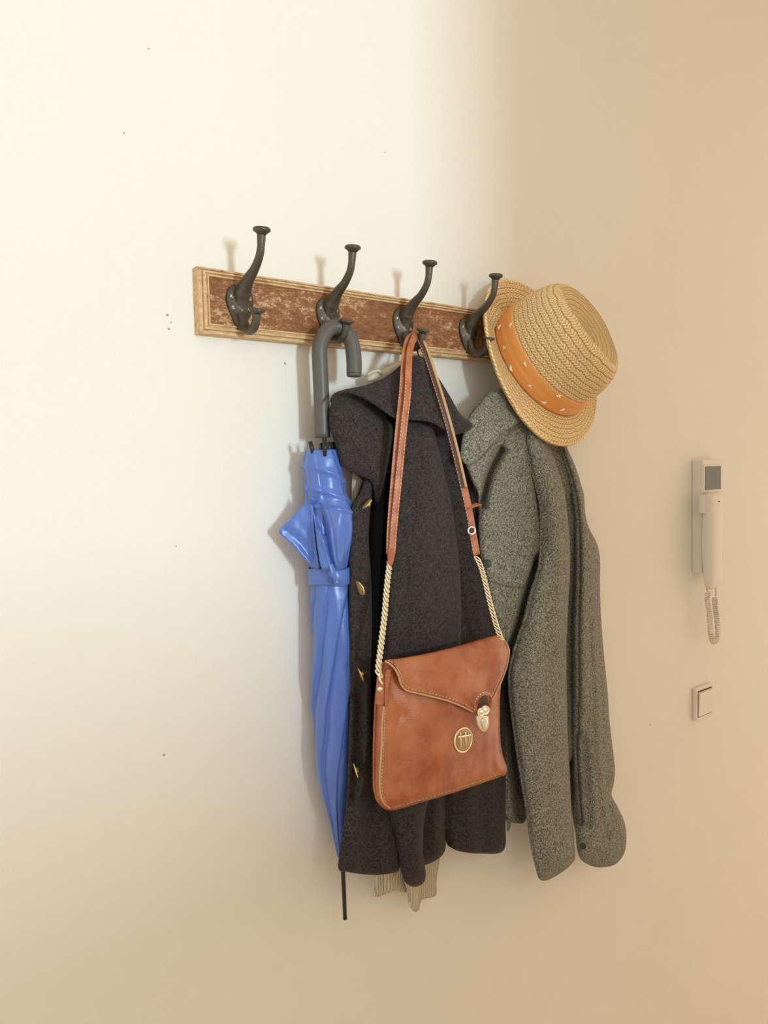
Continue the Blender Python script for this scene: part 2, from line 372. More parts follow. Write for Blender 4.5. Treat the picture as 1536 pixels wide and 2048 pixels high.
def make_hook():
    L = root_loc(rack)
    h = MB()
    # heart shaped back plate with a raised middle
    out = [(0, .034), (.010, .036), (.019, .029), (.0225, .016), (.0205, .003), (.014, -.012), (.008, -.024), (.0035, -.031), (0, -.033)]
    half = spline(out, 5); ring = half+[np.array((-a, b)) for a, b in half[-2:0:-1]]
    n = len(ring); Vv = []; Ff = []
    for sc, dp in ((1, .016), (1, .0195), (.93, .0215), (.55, .0235), (.25, .029)):
        for a, b in ring: Vv.append((a*sc, -dp, 1.9435+b*(sc if sc > .6 else sc*1.2)))
    for i in range(4):
        for k in range(n): Ff.append((i*n+k, i*n+(k+1) % n, (i+1)*n+(k+1) % n, (i+1)*n+k))
    Ff.append(tuple(range(n))); Ff.append(tuple(4*n+k for k in range(n)))
    h.add(Vv, Ff)
    up = [(.0205, 1.930), (.0215, 1.948), (.028, 1.967), (.0476, 1.983), (.068, 1.994), (.083, 2.008), (.0890, 2.022), (.0915, 2.041)]
    h.add(*sweep([(0, -a, b) for a, b in up], [.0050, .0095, .0128, .0086, .0066, .0059, .0057, .0068], 14, ref=(1, 0, 0)))
    h.add(*lathe((0, -.0918, 2.036), (0, -.12, 1), [(.006, 0), (.0085, .003), (.0125, .0055), (.0128, .0085), (.011, .0105), (.005, .0115)], 24))
    lo = [(.020, 1.942), (.0255, 1.928), (.033, 1.915), (.047, 1.9085), (.060, 1.911), (.067, 1.920), (.0705, 1.9325)]
    h.add(*sweep([(0, -a, b) for a, b in lo], [.0080, .0078, .0075, .0070, .0066, .0060, .0064], 14, ref=(1, 0, 0)))
    h.add(*lathe((0, -.0705, 1.928), (0, -.3, 1), [(.005, 0), (.0075, .003), (.0115, .0050), (.0118, .0075), (.0095, .0088), (.004, .0090)], 24))
    hook = h.build('hook', M_iron, rack)
    scr = []
    for (sx, sz, rot) in ((-.0145, 1.9615, .9), (.0145, 1.9615, .2), (-.0125, 1.9455, .5), (.0125, 1.9455, 1.3)):
        c = np.array((sx, -.0212, sz)); mb = MB(); mb.add(*lathe(c, (0, -1, 0), [(.0040, 0), (.0040, .0012), (.0030, .0022), (.0008, .0024)], 16))
        s = mb.build('screw', M_screw, hook)
        a = np.array((math.cos(rot), 0, math.sin(rot))); mb2 = MB(); mb2.add(*sweep([c+a*.0036+(0, -.0023, 0), c-a*.0036+(0, -.0023, 0)], None, wt=(.0009, .0006), sub=1))
        s.data.materials.append(M_gap)
        # slot joined as geometry of the screw
        me = s.data; bm = bmesh.new(); bm.from_mesh(me)
        vs = [bm.verts.new(Vector(q)-L) for q in mb2.v]
        for f in mb2.f:
            nf = bm.faces.new([vs[i] for i in f]); nf.material_index = 1
        bm.to_mesh(me); bm.free(); scr.append(s)
    return hook, scr
hook0, scr0 = make_hook()
HX = [.066+.1593*k for k in range(4)]+[.694]
for k, x in enumerate(HX):
    if k == 0: hk = hook0
    else:
        hk = hook0.copy(); S.collection.objects.link(hk); hk.parent = rack
        for s in scr0: c = s.copy(); S.collection.objects.link(c); c.parent = hk
    hk.location = (x, 0, -.012 if k == 4 else 0)

# ------------------------------------------------------------------ umbrella
umb = thing('umbrella', 'blue folded stick umbrella with dark crook handle hanging on the second hook', 'umbrella', tuple(P(688, 1840, .035)))
hd = [(645, 875, .050), (643, 800, .050), (640, 730, .050), (639, 700, .050), (644, 677, .050), (656, 660, .051), (671, 653, .053), (686, 657, .056), (698, 672, .060), (705, 694, .064), (708, 722, .067), (708, 748, .069)]
mb = MB(); mb.add(*sweep([P(*p) for p in hd], [.0125]*11+[.0122], 20, ref=(0, -1, 0)))
mb.add(*lathe(P(708, 749, .069), (0, 0, -1), [(.0118, -.002), (.0122, .001), (.0105, .0035), (.004, .0045)], 20))
mb.build('handle', M_plastic_blk, umb)
mb = MB(); mb.add(*sweep([P(646, 870, .050), P(650, 905, .050), P(670, 1300, .048), P(684, 1700, .038)], [.0035]*4, 10)); mb.build('shaft', M_blk, umb)
# folded canopy: rings between left and right silhouettes
sil = [(900, 616, 674), (912, 611, 676), (930, 610, 680), (960, 614, 684), (990, 616, 689), (1010, 616, 697), (1022, 616, 701), (1050, 612, 702), (1080, 614, 701), (1110, 620, 697), (1130, 625, 693), (1148, 628, 692), (1165, 628, 694), (1185, 627, 700), (1230, 627, 702), (1300, 628, 704), (1350, 629, 704), (1400, 630, 703), (1450, 631, 700), (1500, 631, 697), (1535, 634, 695), (1580, 645, 692), (1640, 661, 688), (1690, 671, 686), (1712, 676, 685)]
vs_ = np.arange(900, 1713, 3.5); L_ = np.interp(vs_, [a for a, _, _ in sil], [b for _, b, _ in sil]); R_ = np.interp(vs_, [a for a, _, _ in sil], [c for _, _, c in sil])
k5 = np.ones(5)/5; pad = lambda a: np.convolve(np.pad(a, 2, 'edge'), k5, 'valid'); L_, R_ = pad(L_), pad(R_)
NS = 96; V = []; Fc = []; UVs = []
for i, vv in enumerate(vs_):
    dc = np.interp(vv, [900, 1150, 1712], [.052, .050, .040]); a = P(L_[i], vv, dc); b = P(R_[i], vv, dc); c = (a+b)/2; r = np.linalg.norm(b-a)/2*.96
    tw = -np.interp(vv, [900, 1140, 1400, 1712], [0, -.6, 1.2, 1.9]); amp = np.interp(vv, [900, 930, 1100, 1135, 1160, 1190, 1500, 1712], [.16, .10, .14, .03, .03, .20, .28, .32])
    for k in range(NS):
        t = 2*PI*k/NS
        g = 5*(t+tw+.25*math.sin(2*t+1.3)+.10*math.sin(vv*.013+t))/(2*PI); fr = g-math.floor(g)               # eight wrapped gores: saw tooth pleats
        pl = (1-fr)**.6*1.0 if fr > .12 else (fr/.12)*.93
        rr = r*(1+.30*amp)*(1-amp+amp*pl*1.05)*(1+.03*noise.noise(Vector((math.cos(t)*2, math.sin(t)*2, vv*.02)))+.012*math.sin(5*t+vv*.05))
        ux = 657+36*math.cos(t)
        for (va, ka) in ((948, .50), (990, .42), (1018, .30)):
            q = vv-(va+ka*(ux-650)); rr += .0034*math.exp(-(q/7)**2) if q < 0 else .0034*math.exp(-(q/2.5)**2)
        V.append(c+np.array((math.cos(t)*rr*1.0, -math.sin(t)*min(rr*.95, dc-.006), 0)))
for i in range(len(vs_)-1):
    for k in range(NS): Fc.append((i*NS+k, i*NS+(k+1) % NS, (i+1)*NS+(k+1) % NS, (i+1)*NS+k))
Fc.append(tuple(range(NS))); Fc.append(tuple((len(vs_)-1)*NS+k for k in range(NS)))
obj('canopy', V, Fc, M_blue, umb)
# loose corner of the canopy standing out to the left, and the puckered swathe beside it
panel('canopy_flap', [(618, 996), (600, 1018), (578, 1042), (558, 1062), (572, 1078), (592, 1098), (612, 1120), (626, 1134), (640, 1136), (634, 1100), (630, 1060), (628, 1020), (624, 1000)],
      lambda U, V: np.interp(U, [556, 620, 645], [.036, .058, .074]), M_blue, umb, folds=[ridge([(622, 1000), (628, 1060), (636, 1130)], 5, .006), ridge([(575, 1062), (605, 1090), (630, 1128)], 8, -.003)], th=.0012, res=4, nz=(.002, 30))
panel('canopy_fold', [(620, 990), (632, 1000), (648, 1008), (672, 1012), (701, 1020), (703, 1050), (702, 1080), (697, 1110), (690, 1136), (668, 1140), (645, 1138), (636, 1100), (630, 1050), (624, 1010)],
      lambda U, V: .0535+.034*np.sqrt(np.clip(1-((U-660)/44)**2, 0, 1)), M_blue, umb, folds=[ridge([(634, 1008), (648, 1050), (650, 1064)], 8, -.020), ridge([(628, 1012), (632, 1040), (637, 1056)], 4, -.012), ridge([(652, 1020), (664, 1070), (672, 1132)], 6, .008), ridge([(640, 1060), (652, 1100), (662, 1136)], 4, .007), ridge([(690, 1030), (690, 1080), (680, 1130)], 8, .004), ridge([(652, 1075), (660, 1110), (668, 1134)], 4, -.008)],
      Hf=.004, Wd=10, th=.0012, res=3, nz=(.0025, 40))
mb = MB(); tp = []
for k in range(28):
    t = 2*PI*k/28; a, b = P(625, 1148, .050), P(695, 1150, .050); c = (a+b)/2; r = np.linalg.norm(b-a)/2*1.02
    tp.append(c+np.array((math.cos(t)*r, -math.sin(t)*min(r, .042), .002*math.sin(t*3))))
mb.add(*sweep(tp, None, wt=(.026, .0016), ref=(0, 0, 1), closed=True, sub=1))
# strap must stand upright: build as an upright cuff instead of a flat washer
mb = MB(); V = []; Fc = []
rows = (-.0135, -.012, 0, .012, .0135); offs = (0, .0012, .0018, .0012, 0)
for z, of in zip(rows, offs):
    for p in tp:
        q = p-c; q = q/np.linalg.norm(q); V.append(p+q*of+np.array((0, 0, z)))
for i in range(len(rows)-1):
    for k in range(28): Fc.append((i*28+k, i*28+(k+1) % 28, (i+1)*28+(k+1) % 28, (i+1)*28+k))
tie = obj('tie_strap', V, Fc, M_blue, umb)
sol = tie.modifiers.new('thick', 'SOLIDIFY'); sol.thickness = .001
mb = MB(); mb.add(*sweep([P(662, 1128, .096), P(668, 1150, .098), P(676, 1170, .094)], None, wt=(.008, .0016))); mb.add(*lathe(P(673, 1164, .094), (-.3, -1, 0), [(.004, 0), (.0045, .002), (.002, .003)], 12)); mb.build('tie_end', M_blue, umb)
for (a, b, c_, e, dd) in ((620, 883, 627, 912, .062), (649, 880, 650, 912, .078), (658, 884, 659, 908, .070), (666, 884, 666, 908, .058), (672, 886, 673, 910, .048), (643, 886, 644, 910, .040)):
    mb = MB(); mb.add(*sweep([P(a, b, dd), P((a+c_)/2, (b+e)/2, dd), P(c_, e, dd)], [.0030, .0034, .0026], 10, sub=1)); mb.build('rib_tip', M_blk, umb)
mb = MB(); mb.add(*sweep([P(683, 1700, .038), P(686, 1740, .037), P(690, 1835, .035)], [.0042, .0038, .0034], 12, sub=2)); mb.add(*lathe(P(690, 1835, .035), (0, 0, -1), [(.0036, 0), (.0034, .003), (.001, .0045)], 12)); mb.build('ferrule', M_blk, umb)

# ------------------------------------------------------------------ cream zip jacket (behind the black coat)
cj = thing('knit_jacket', 'cream zip jacket with ribbed hem mostly hidden behind the black coat', 'jacket', tuple(P(810, 1820, .02)))
panel('body', [(800, 728), (782, 745), (768, 790), (740, 850), (702, 905), (685, 932), (690, 1000), (703, 1026), (712, 1100), (725, 1300), (735, 1500), (748, 1680), (760, 1705), (800, 1710), (840, 1705), (870, 1690), (878, 1660), (930, 1500), (960, 1200), (962, 1060), (958, 1005), (940, 970), (925, 900), (900, 820), (870, 760), (840, 728)],
      .030, M_cream, cj, folds=[ridge([(712, 950), (706, 1010)], 4, .004)], th=.004, res=10, nz=(.003, 12), Hf=.004)
panel('collar', [(735, 757), (748, 744), (770, 738), (800, 722), (822, 716), (822, 742), (790, 750), (765, 762), (742, 764)], .038, M_cream, cj, th=.004, Hf=.004, Wd=12, res=4)
mb = MB(); mb.add(*sweep([P(735, 750, .042), P(745, 744, .046), P(757, 742, .046), P(764, 748, .044)], .0022, 8)); mb.build('hanging_loop', M_cream, cj)
panel('front_facing', [(707, 947), (727, 957), (722, 975), (712, 1000), (703, 1022), (704, 990)], .052, M_cream, cj, th=.003, Hf=.002, Wd=6, res=3)
mb = MB()
for k in range(24):
    t = k/23; p = P(708.5-4.5*t, 945+75*t, .0525); mb.box(tuple(p-np.array((.0016, .0014, .0007))), tuple(p+np.array((.0016, .0014, .0007))))
mb.build('zipper', M_brass, cj, False, 'gold toothed zipper')
panel('hem_rib', [(748, 1735), (753, 1765), (747, 1789), (753, 1794), (764, 1791), (778, 1785), (792, 1781), (803, 1784), (812, 1785), (813, 1778), (806, 1755), (804, 1730)], .034, M_rib, cj, folds=[ridge([(780, 1740), (783, 1785)], 10, .008)], Hf=.004, Wd=10, th=.004, res=4, nz=(0, 1))
panel('hem_rib', [(832, 1720), (838, 1818), (842, 1801), (856, 1796), (872, 1790), (873, 1760), (879, 1700), (850, 1700)], .030, M_rib, cj, Hf=.003, Wd=8, th=.004, res=4, nz=(0, 1))
panel('cuff_rib', [(812, 1740), (816, 1775), (817, 1803), (822, 1816), (829, 1824), (836, 1821), (839, 1806), (840, 1770), (840, 1740)], .044, M_rib, cj, Hf=.008, Hb=.004, Wd=12, th=.003, res=3.5, nz=(0, 1))

# ------------------------------------------------------------------ black coat
ct = thing('wool_coat', 'black wool coat with gold buttons and wide turned collar hanging on the third hook', 'coat', tuple(P(830, 1775, .06)))
panel('body', [(818, 726), (790, 760), (735, 800), (700, 860), (705, 930), (735, 970), (728, 1010), (735, 1100), (735, 1300), (725, 1500), (712, 1620), (720, 1735), (760, 1742), (800, 1730), (830, 1732), (850, 1730), (870, 1722), (888, 1706), (892, 1680), (893, 1661), (897, 1688), (905, 1697), (925, 1704), (960, 1707), (1007, 1701), (1011, 1640), (1011, 1500), (1010, 1380), (1000, 1280), (978, 1200), (966, 1110), (956, 1040), (948, 985), (940, 930), (936, 880), (915, 820), (870, 745), (845, 722)],
      lambda U, V: np.interp(V, [700, 900, 1300, 1750], [.052, .058, .066, .062]), M_coat, ct,
      folds=[ridge([(893, 1560), (893, 1700)], 7, -.012), ridge([(940, 1560), (942, 1700)], 18, .010), ridge([(870, 1560), (872, 1700)], 12, .010), ridge([(985, 1560), (988, 1700)], 14, .006), ridge([(925, 1000), (950, 1130), (965, 1260)], 16, .008)],
      th=.012, res=7, Hf=.006, Wd=10)
panel('interior_shade', [(760, 850), (805, 850), (800, 1000), (796, 1200), (786, 1400), (778, 1600), (735, 1600), (715, 1350), (712, 1150), (722, 1000)], .0745, M_coat_shade, ct, th=.003, res=9, nz=(.002, 12))  # dark sheet painting the shade between left front and sleeve
_, dLF = panel('left_front', [(732, 955), (724, 978), (712, 1000), (702, 1022), (697, 1060), (697, 1130), (699, 1250), (700, 1400), (697, 1530), (694, 1600), (687, 1660), (681, 1700), (678, 1738), (690, 1743), (720, 1748), (755, 1750), (785, 1746), (799, 1738), (802, 1700), (800, 1660), (797, 1610), (775, 1585), (752, 1540), (744, 1450), (742, 1350), (744, 1250), (742, 1150), (738, 1080), (742, 1010), (750, 970), (748, 950)],
      lambda U, V: np.interp(V, [950, 1300, 1600, 1750], [.078, .080, .082, .085]), M_coat, ct,
      folds=[ridge([(716, 1380), (716, 1480), (706, 1600)], 8, -.010), ridge([(736, 1350), (734, 1500), (716, 1640), (706, 1740)], 10, .010), ridge([(745, 1580), (752, 1740)], 14, -.006), ridge([(712, 1040), (708, 1200), (712, 1330)], 8, .006), ridge([(760, 1640), (764, 1745)], 16, .008), ridge([(700, 1600), (690, 1700)], 6, -.004), ridge([(800, 1560), (806, 1750)], 8, -.006)],
      th=.004, res=5, Hf=.006, Wd=12)
_, dSL = panel('sleeve', [(800, 832), (830, 838), (862, 845), (873, 880), (888, 935), (903, 1005), (915, 1090), (922, 1180), (921, 1290), (915, 1400), (900, 1500), (880, 1560), (858, 1600), (848, 1650), (846, 1700), (850, 1735), (852, 1752), (845, 1768), (828, 1774), (812, 1766), (804, 1745), (799, 1715), (792, 1680), (782, 1640), (772, 1600), (766, 1550), (764, 1450), (768, 1330), (772, 1200), (776, 1100), (782, 1000), (790, 900)],
      lambda U, V: np.interp(V, [830, 950, 1300, 1550, 1775], [.088, .088, .088, .090, .088]), M_coat, ct,
      folds=[ridge([(860, 870), (850, 1050), (850, 1280)], 30, .008), ridge([(802, 1040), (815, 1150), (816, 1290)], 3.5, -.003), ridge([(885, 960), (905, 1150), (910, 1300)], 6, -.003), ridge([(826, 1640), (834, 1700), (840, 1745)], 6, .003), ridge([(800, 1700), (830, 1702), (846, 1698)], 2.5, -.0012)],
      Hf=.022, Hb=.008, Wd=34, th=.004, res=5, minback=.07)
_, dLP = panel('lapel', [(662, 812), (670, 795), (686, 784), (706, 780), (730, 790), (755, 803), (778, 820), (800, 834), (800, 862), (789, 895), (776, 935), (764, 980), (757, 1004), (752, 1000), (748, 975), (740, 960), (724, 953), (705, 943), (684, 930), (677, 912), (672, 890), (662, 860), (659, 832)],
      lambda U, V: np.interp(U, [660, 690, 760, 800], [.070, .084, .090, .076]), M_coat, ct,
      folds=[ridge([(676, 790), (706, 788), (745, 808), (790, 838)], 14, -.028), ridge([(700, 870), (730, 920), (745, 950)], 14, .004), ridge([(800, 850), (784, 930), (768, 990)], 9, -.020)], Hf=.007, Wd=14, th=.004, res=4)
_, dCL = panel('collar', [(808, 724), (817, 714), (833, 711), (848, 715), (858, 724), (866, 740), (876, 765), (890, 787), (905, 808), (925, 832), (945, 848), (941, 858), (930, 864), (912, 869), (900, 867), (886, 858), (870, 848), (850, 842), (820, 840), (800, 840), (782, 832), (765, 820), (745, 806), (725, 795), (705, 787), (688, 786), (672, 793), (663, 806), (662, 798), (670, 786), (690, 779), (715, 774), (745, 766), (770, 755), (790, 741)],
      lambda U, V: np.interp(V, [710, 760, 840, 870], [.068, .082, .112, .116])+np.interp(U, [660, 760, 850, 945], [-.010, 0, .008, -.012]), M_coat, ct,
      folds=[ridge([(700, 790), (740, 800), (790, 836), (850, 840), (900, 864)], 7, .009), ridge([(840, 720), (860, 780), (880, 850)], 10, .005), ridge([(820, 730), (815, 790), (815, 836)], 12, -.004), ridge([(880, 790), (900, 830), (912, 862)], 8, -.005)], Hf=.004, Wd=10, th=.004, res=4)
mb = MB()
for pts in ([(824, 712, .070), (822, 695, .058), (826, 676, .048), (834, 672, .045)], [(838, 716, .072), (834, 698, .060), (830, 682, .050), (834, 672, .045)]):
    mb.add(*sweep([P(*p) for p in pts], .0012, 8))
mb.build('hanging_loop', M_blk, ct)
def button(u, v, d, nrm, r, m, parent, name='button', label=None):
    n_ = np.array(nrm, float); n_ /= np.linalg.norm(n_); mb = MB()
    mb.add(*lathe(P(u, v, d), n_, [(r*.3, -.004), (r*.3, -.0008), (r*.96, -.0004), (r, .0006), (r*.92, .0016), (r*.80, .0011), (r*.5, .0016), (r*.1, .0020)], 28))
    return mb.build(name, m, parent, label=label)
to_cam = -fw
button(735, 1008, .098, -.66*RT+.66*UP-.22*fw, .0105, M_gold, ct)
button(720, 1176, .096, -.78*RT-.42*UP-.50*fw, .0125, M_gold, ct)
button(722, 1349, .096, -.90*RT-.40*UP-.20*fw, .0115, M_gold, ct)
button(712, 1541, .098, -.95*RT-.28*UP-.18*fw, .0120, M_gold, ct)

# ------------------------------------------------------------------ grey wool overshirt
gs = thing('wool_overshirt', 'grey heather wool overshirt hanging at the right end of the rack below the hat', 'shirt', tuple(P(1100, 1760, .06)))
panel('back_body', [(1060, 800), (1000, 800), (985, 900), (1000, 1100), (1004, 1300), (1006, 1400), (1010, 1500), (1011, 1600), (1013, 1640), (1030, 1646), (1050, 1643), (1062, 1600), (1100, 1560), (1150, 1500), (1180, 1300), (1170, 1100), (1150, 960), (1120, 860)],
      .050, M_grey, gs, folds=[ridge([(1018, 1400), (1022, 1640)], 7, .006), ridge([(1012, 1320), (1022, 1400), (1034, 1500), (1050, 1620)], 14, -.046), ridge([(1140, 1600), (1146, 1640)], 14, -.02)], th=.006, res=6)
_, dFR = panel('right_front', [(1012, 768), (1000, 776), (975, 790), (955, 812), (940, 832), (946, 850), (938, 880), (930, 920), (944, 965), (956, 985), (959, 1004), (957, 1060), (962, 1105), (970, 1150), (985, 1220), (998, 1270), (1006, 1330), (1030, 1310), (1045, 1270), (1062, 1220), (1085, 1160), (1100, 1100), (1110, 1000), (1105, 930), (1095, 880), (1070, 840), (1045, 800), (1030, 775)],
      lambda U, V: np.interp(V, [770, 900, 1100, 1320], [.060, .074, .080, .070]), M_grey, gs,
      folds=[ridge([(1004, 900), (986, 935), (974, 970), (966, 1010)], 7, -.034), ridge([(1040, 900), (1010, 930), (985, 985), (978, 1060)], 20, .010), ridge([(1060, 900), (1072, 960), (1085, 1020)], 10, -.005), ridge([(1095, 890), (1112, 950), (1140, 990)], 3, -.002),
             ridge([(1076, 960), (1080, 1050), (1072, 1150)], 9, -.006), ridge([(1020, 880), (1000, 905)], 4, .004), ridge([(1078, 1120), (1058, 1190), (1042, 1250), (1020, 1310)], 9, -.040), ridge([(1045, 1190), (1035, 1240), (1022, 1290)], 3, -.002), ridge([(1037, 1190), (1028, 1240), (1014, 1285)], 3, .002)], Hf=.010, Wd=18, th=.004, res=4)
panel('collar', [(1014, 772), (1002, 775), (978, 788), (957, 812), (941, 833), (928, 865), (922, 905), (923, 917), (934, 930), (950, 925), (975, 900), (1000, 870), (1030, 850), (1050, 830), (1040, 795)],
      lambda U, V: np.interp(V, [770, 850, 930], [.068, .090, .102]), M_grey, gs, folds=[ridge([(1010, 800), (975, 840), (945, 900)], 9, .004), ridge([(1000, 875), (965, 905), (940, 924)], 3.5, .003)], Hf=.005, Wd=12, th=.004, res=4)
panel('placket_edge', [(928, 918), (940, 945), (948, 968), (958, 985), (957, 1006), (962, 975), (968, 945), (980, 915), (994, 892), (980, 892), (955, 918)], .093, M_grey, gs, Hf=.005, Wd=10, th=.003, res=4, folds=[ridge([(950, 930), (960, 975)], 6, -.004)])
panel('pocket_flap', [(959, 1070), (975, 1076), (1010, 1092), (1040, 1110), (1066, 1128), (1060, 1150), (1050, 1172), (1038, 1176), (1010, 1173), (990, 1166), (974, 1160), (966, 1130), (960, 1100)], lambda U, V: dFR(U, V)+.001, M_grey, gs, Hf=.0035, Wd=5, th=.003, res=4, nz=(0, 1),
      folds=[ridge([(960, 1078), (1010, 1100), (1062, 1134)], 1.8, -.0012)])
button(975, 1127, .100, (-.6, -.8, .1), .0075, mat('dark_green_button', (.03, .035, .025, 1), .3), gs)
_, dS1 = panel('sleeve', [(1060, 850), (1048, 880), (1060, 930), (1078, 1000), (1082, 1060), (1078, 1130), (1060, 1190), (1046, 1245), (1028, 1300), (1018, 1350), (1020, 1400), (1030, 1480), (1042, 1560), (1054, 1630), (1062, 1690), (1072, 1735), (1078, 1755), (1086, 1762), (1105, 1756), (1130, 1740), (1146, 1724), (1150, 1712), (1147, 1670), (1143, 1620), (1140, 1560), (1136, 1480), (1134, 1400), (1133, 1300), (1136, 1220), (1140, 1150), (1140, 1090), (1136, 1040), (1130, 990), (1118, 945), (1106, 910), (1094, 880), (1080, 855)],
      lambda U, V: np.interp(V, [850, 1000, 1300, 1600, 1760], [.070, .082, .088, .080, .078]), M_grey, gs,
      folds=[ridge([(1075, 930), (1088, 1000), (1092, 1100)], 9, -.004), ridge([(1110, 1000), (1118, 1150), (1108, 1300)], 14, .006), ridge([(1084, 1180), (1070, 1300), (1072, 1450)], 16, .005), ridge([(1062, 1690), (1100, 1700), (1148, 1664)], 2.5, -.0018), ridge([(1100, 1300), (1100, 1450), (1104, 1640)], 10, -.003), ridge([(1096, 890), (1120, 940), (1134, 990)], 2.5, .002), ridge([(1045, 1250), (1060, 1262), (1085, 1260)], 8, -.004)],
      Hf=.032, Hb=.012, Wd=40, th=.004, res=5)
_, dS2 = panel('sleeve', [(1098, 870), (1125, 885), (1142, 912), (1155, 945), (1163, 972), (1168, 990), (1171, 1030), (1180, 1060), (1194, 1088), (1200, 1120), (1200, 1180), (1203, 1250), (1209, 1320), (1215, 1380), (1219, 1440), (1226, 1500), (1230, 1540), (1227, 1570), (1223, 1590), (1236, 1615), (1249, 1645), (1253, 1672), (1250, 1702), (1240, 1720), (1226, 1731), (1200, 1735), (1178, 1730), (1162, 1718), (1156, 1700), (1153, 1670), (1146, 1630), (1140, 1600), (1120, 1500), (1112, 1300), (1120, 1100), (1110, 950)],
      lambda U, V: np.interp(V, [870, 1000, 1300, 1600, 1740], [.052, .056, .060, .066, .072]), M_grey, gs,
      folds=[ridge([(1098, 880), (1122, 930), (1138, 990), (1146, 1050), (1147, 1150), (1141, 1250), (1141, 1350), (1143, 1480), (1148, 1580), (1152, 1640)], 12, -.060), ridge([(1176, 1050), (1184, 1180), (1190, 1300), (1197, 1450), (1203, 1560), (1214, 1650)], 5, .005), step([(1220, 1640), (1206, 1560), (1200, 1450), (1194, 1300), (1186, 1160), (1178, 1050)], 5, -.010, 60), ridge([(1160, 1000), (1166, 1200), (1168, 1400)], 10, .010), ridge([(1168, 1480), (1172, 1560), (1178, 1650)], 8, -.014), ridge([(1146, 1540), (1152, 1620)], 7, .005), ridge([(1150, 1672), (1185, 1684), (1222, 1676), (1250, 1668)], 2.5, -.002), ridge([(1222, 1590), (1214, 1650), (1216, 1680)], 4, -.004), ridge([(1228, 1610), (1238, 1660)], 7, .004), ridge([(1130, 900), (1148, 960), (1156, 1020)], 10, .004), ridge([(1166, 1600), (1195, 1690)], 12, .003)],
      Hf=.022, Hb=.010, Wd=36, th=.004, res=5)
button(1166, 1692, .096, (-.7, -.7, .1), .0068, bpy.data.materials['dark_green_button'], gs)
mb = MB(); mb.add(*sweep([P(1016, 1638, .058), P(1018, 1650, .058), P(1016, 1662, .057)], [.003, .004, .002], 8)); mb.build('hem_tab', M_grey, gs)

# ------------------------------------------------------------------ shoulder bag
bag = thing('shoulder_bag', 'brown leather shoulder bag with envelope flap, chain and strap on the third hook', 'bag', tuple(P(880, 1600, .13)))
_, dB = panel('body', [(776, 1322), (764, 1345), (757, 1375), (753, 1420), (751, 1480), (750, 1540), (751, 1580), (756, 1602), (765, 1615), (778, 1621), (800, 1618), (840, 1606), (900, 1588), (960, 1568), (1000, 1554), (1011, 1546), (1012, 1530), (1005, 1508), (1001, 1480), (1000, 1440), (1000, 1395), (1004, 1350), (1010, 1310), (1004, 1284), (985, 1282), (900, 1302), (830, 1318)],
      lambda U, V: .140+np.interp(V, [1280, 1600], [-.004, .004]), M_leather, bag,
      folds=[ridge([(890, 1420), (880, 1500), (850, 1600)], 70, .017), ridge([(800, 1410), (850, 1460), (880, 1500)], 30, .004), ridge([(770, 1350), (790, 1400), (800, 1430)], 14, -.004), ridge([(985, 1420), (985, 1540)], 8, -.003)], Hf=.020, Hb=.012, Wd=22, th=.006, res=4, nz=(.0012, 25), minback=.11)
_, dFL = panel('flap', [(768, 1324), (775, 1319), (800, 1317), (860, 1306), (920, 1291), (985, 1272), (1000, 1272), (1010, 1281), (1018, 1297), (1019, 1306), (1014, 1330), (1007, 1352), (998, 1374), (988, 1394), (977, 1414), (967, 1425), (955, 1429), (945, 1425), (920, 1412), (890, 1401), (850, 1391), (820, 1384), (808, 1378), (800, 1366), (796, 1350), (788, 1333), (778, 1326)],
      lambda U, V: dB(U, V)*0+.140+.021+.017*np.exp(-((U-890)/70.)**2)*np.clip((V-1290)/110, 0, 1)+np.interp(V, [1270, 1300, 1420], [-.016, .001, .005])-.006*np.exp(-((U-1015)/12)**2), M_leather, bag,
      folds=[ridge([(800, 1345), (900, 1340), (1000, 1310)], 26, .004), ridge([(790, 1330), (830, 1350), (900, 1360)], 12, -.002)], Hf=.003, Wd=5, th=.003, res=4, nz=(.0012, 25))
flp = [(771, 1323), (780, 1328), (789, 1337), (797, 1352), (801, 1366), (808, 1377), (820, 1383), (850, 1390), (890, 1400), (920, 1411), (946, 1424)]
flp2 = [(975, 1416), (988, 1393), (998, 1373), (1007, 1351), (1014, 1330), (1018, 1306), (1017, 1296), (1009, 1281), (999, 1273)]
for pts in (flp, flp2):
    mb = MB(); mb.add(*sweep([P(a, b, float(dFL(a, b)[0])) for a, b in pts], .0016, 8)); mb.build('flap_piping', M_tan, bag)
inner = [(a+(4 if i > 3 else 5), b-(5 if i > 3 else 2)) for i, (a, b) in enumerate(flp)]
stitches('stitching', inner, dFL, M_thread, bag, off=.0006, L=4, gap=3)
stitches('stitching', [(970, 1412), (983, 1391), (993, 1371), (1002, 1349), (1009, 1329), (1013, 1306), (1011, 1296), (1003, 1283)], dFL, M_thread, bag, off=.0006, L=4, gap=3)
edge_l = [(768, 1412), (765, 1440), (763, 1500), (760, 1550), (761, 1585), (767, 1604), (780, 1616)]
mb = MB(); mb.add(*sweep([P(a, b, float(dB(a, b)[0])) for a, b in edge_l], .0018, 8)); mb.build('side_piping', M_tan, bag)
stitches('stitching', [(a+4, b) for a, b in edge_l[:-1]], dB, M_thread, bag, off=.0008, L=4, gap=3)
stitches('stitching', [(790, 1614), (840, 1600), (900, 1582), (960, 1562), (1000, 1548)], dB, M_thread, bag, off=.0004, L=4, gap=4, r=.0004)
panel('gusset', [(1001, 1490), (1004, 1508), (1010, 1524), (1014, 1535), (1012, 1548), (1004, 1552), (999, 1540), (998, 1510)], .150, M_leather, bag, Hf=.005, Hb=.006, Wd=6, th=.004, res=3, nz=(0, 1))
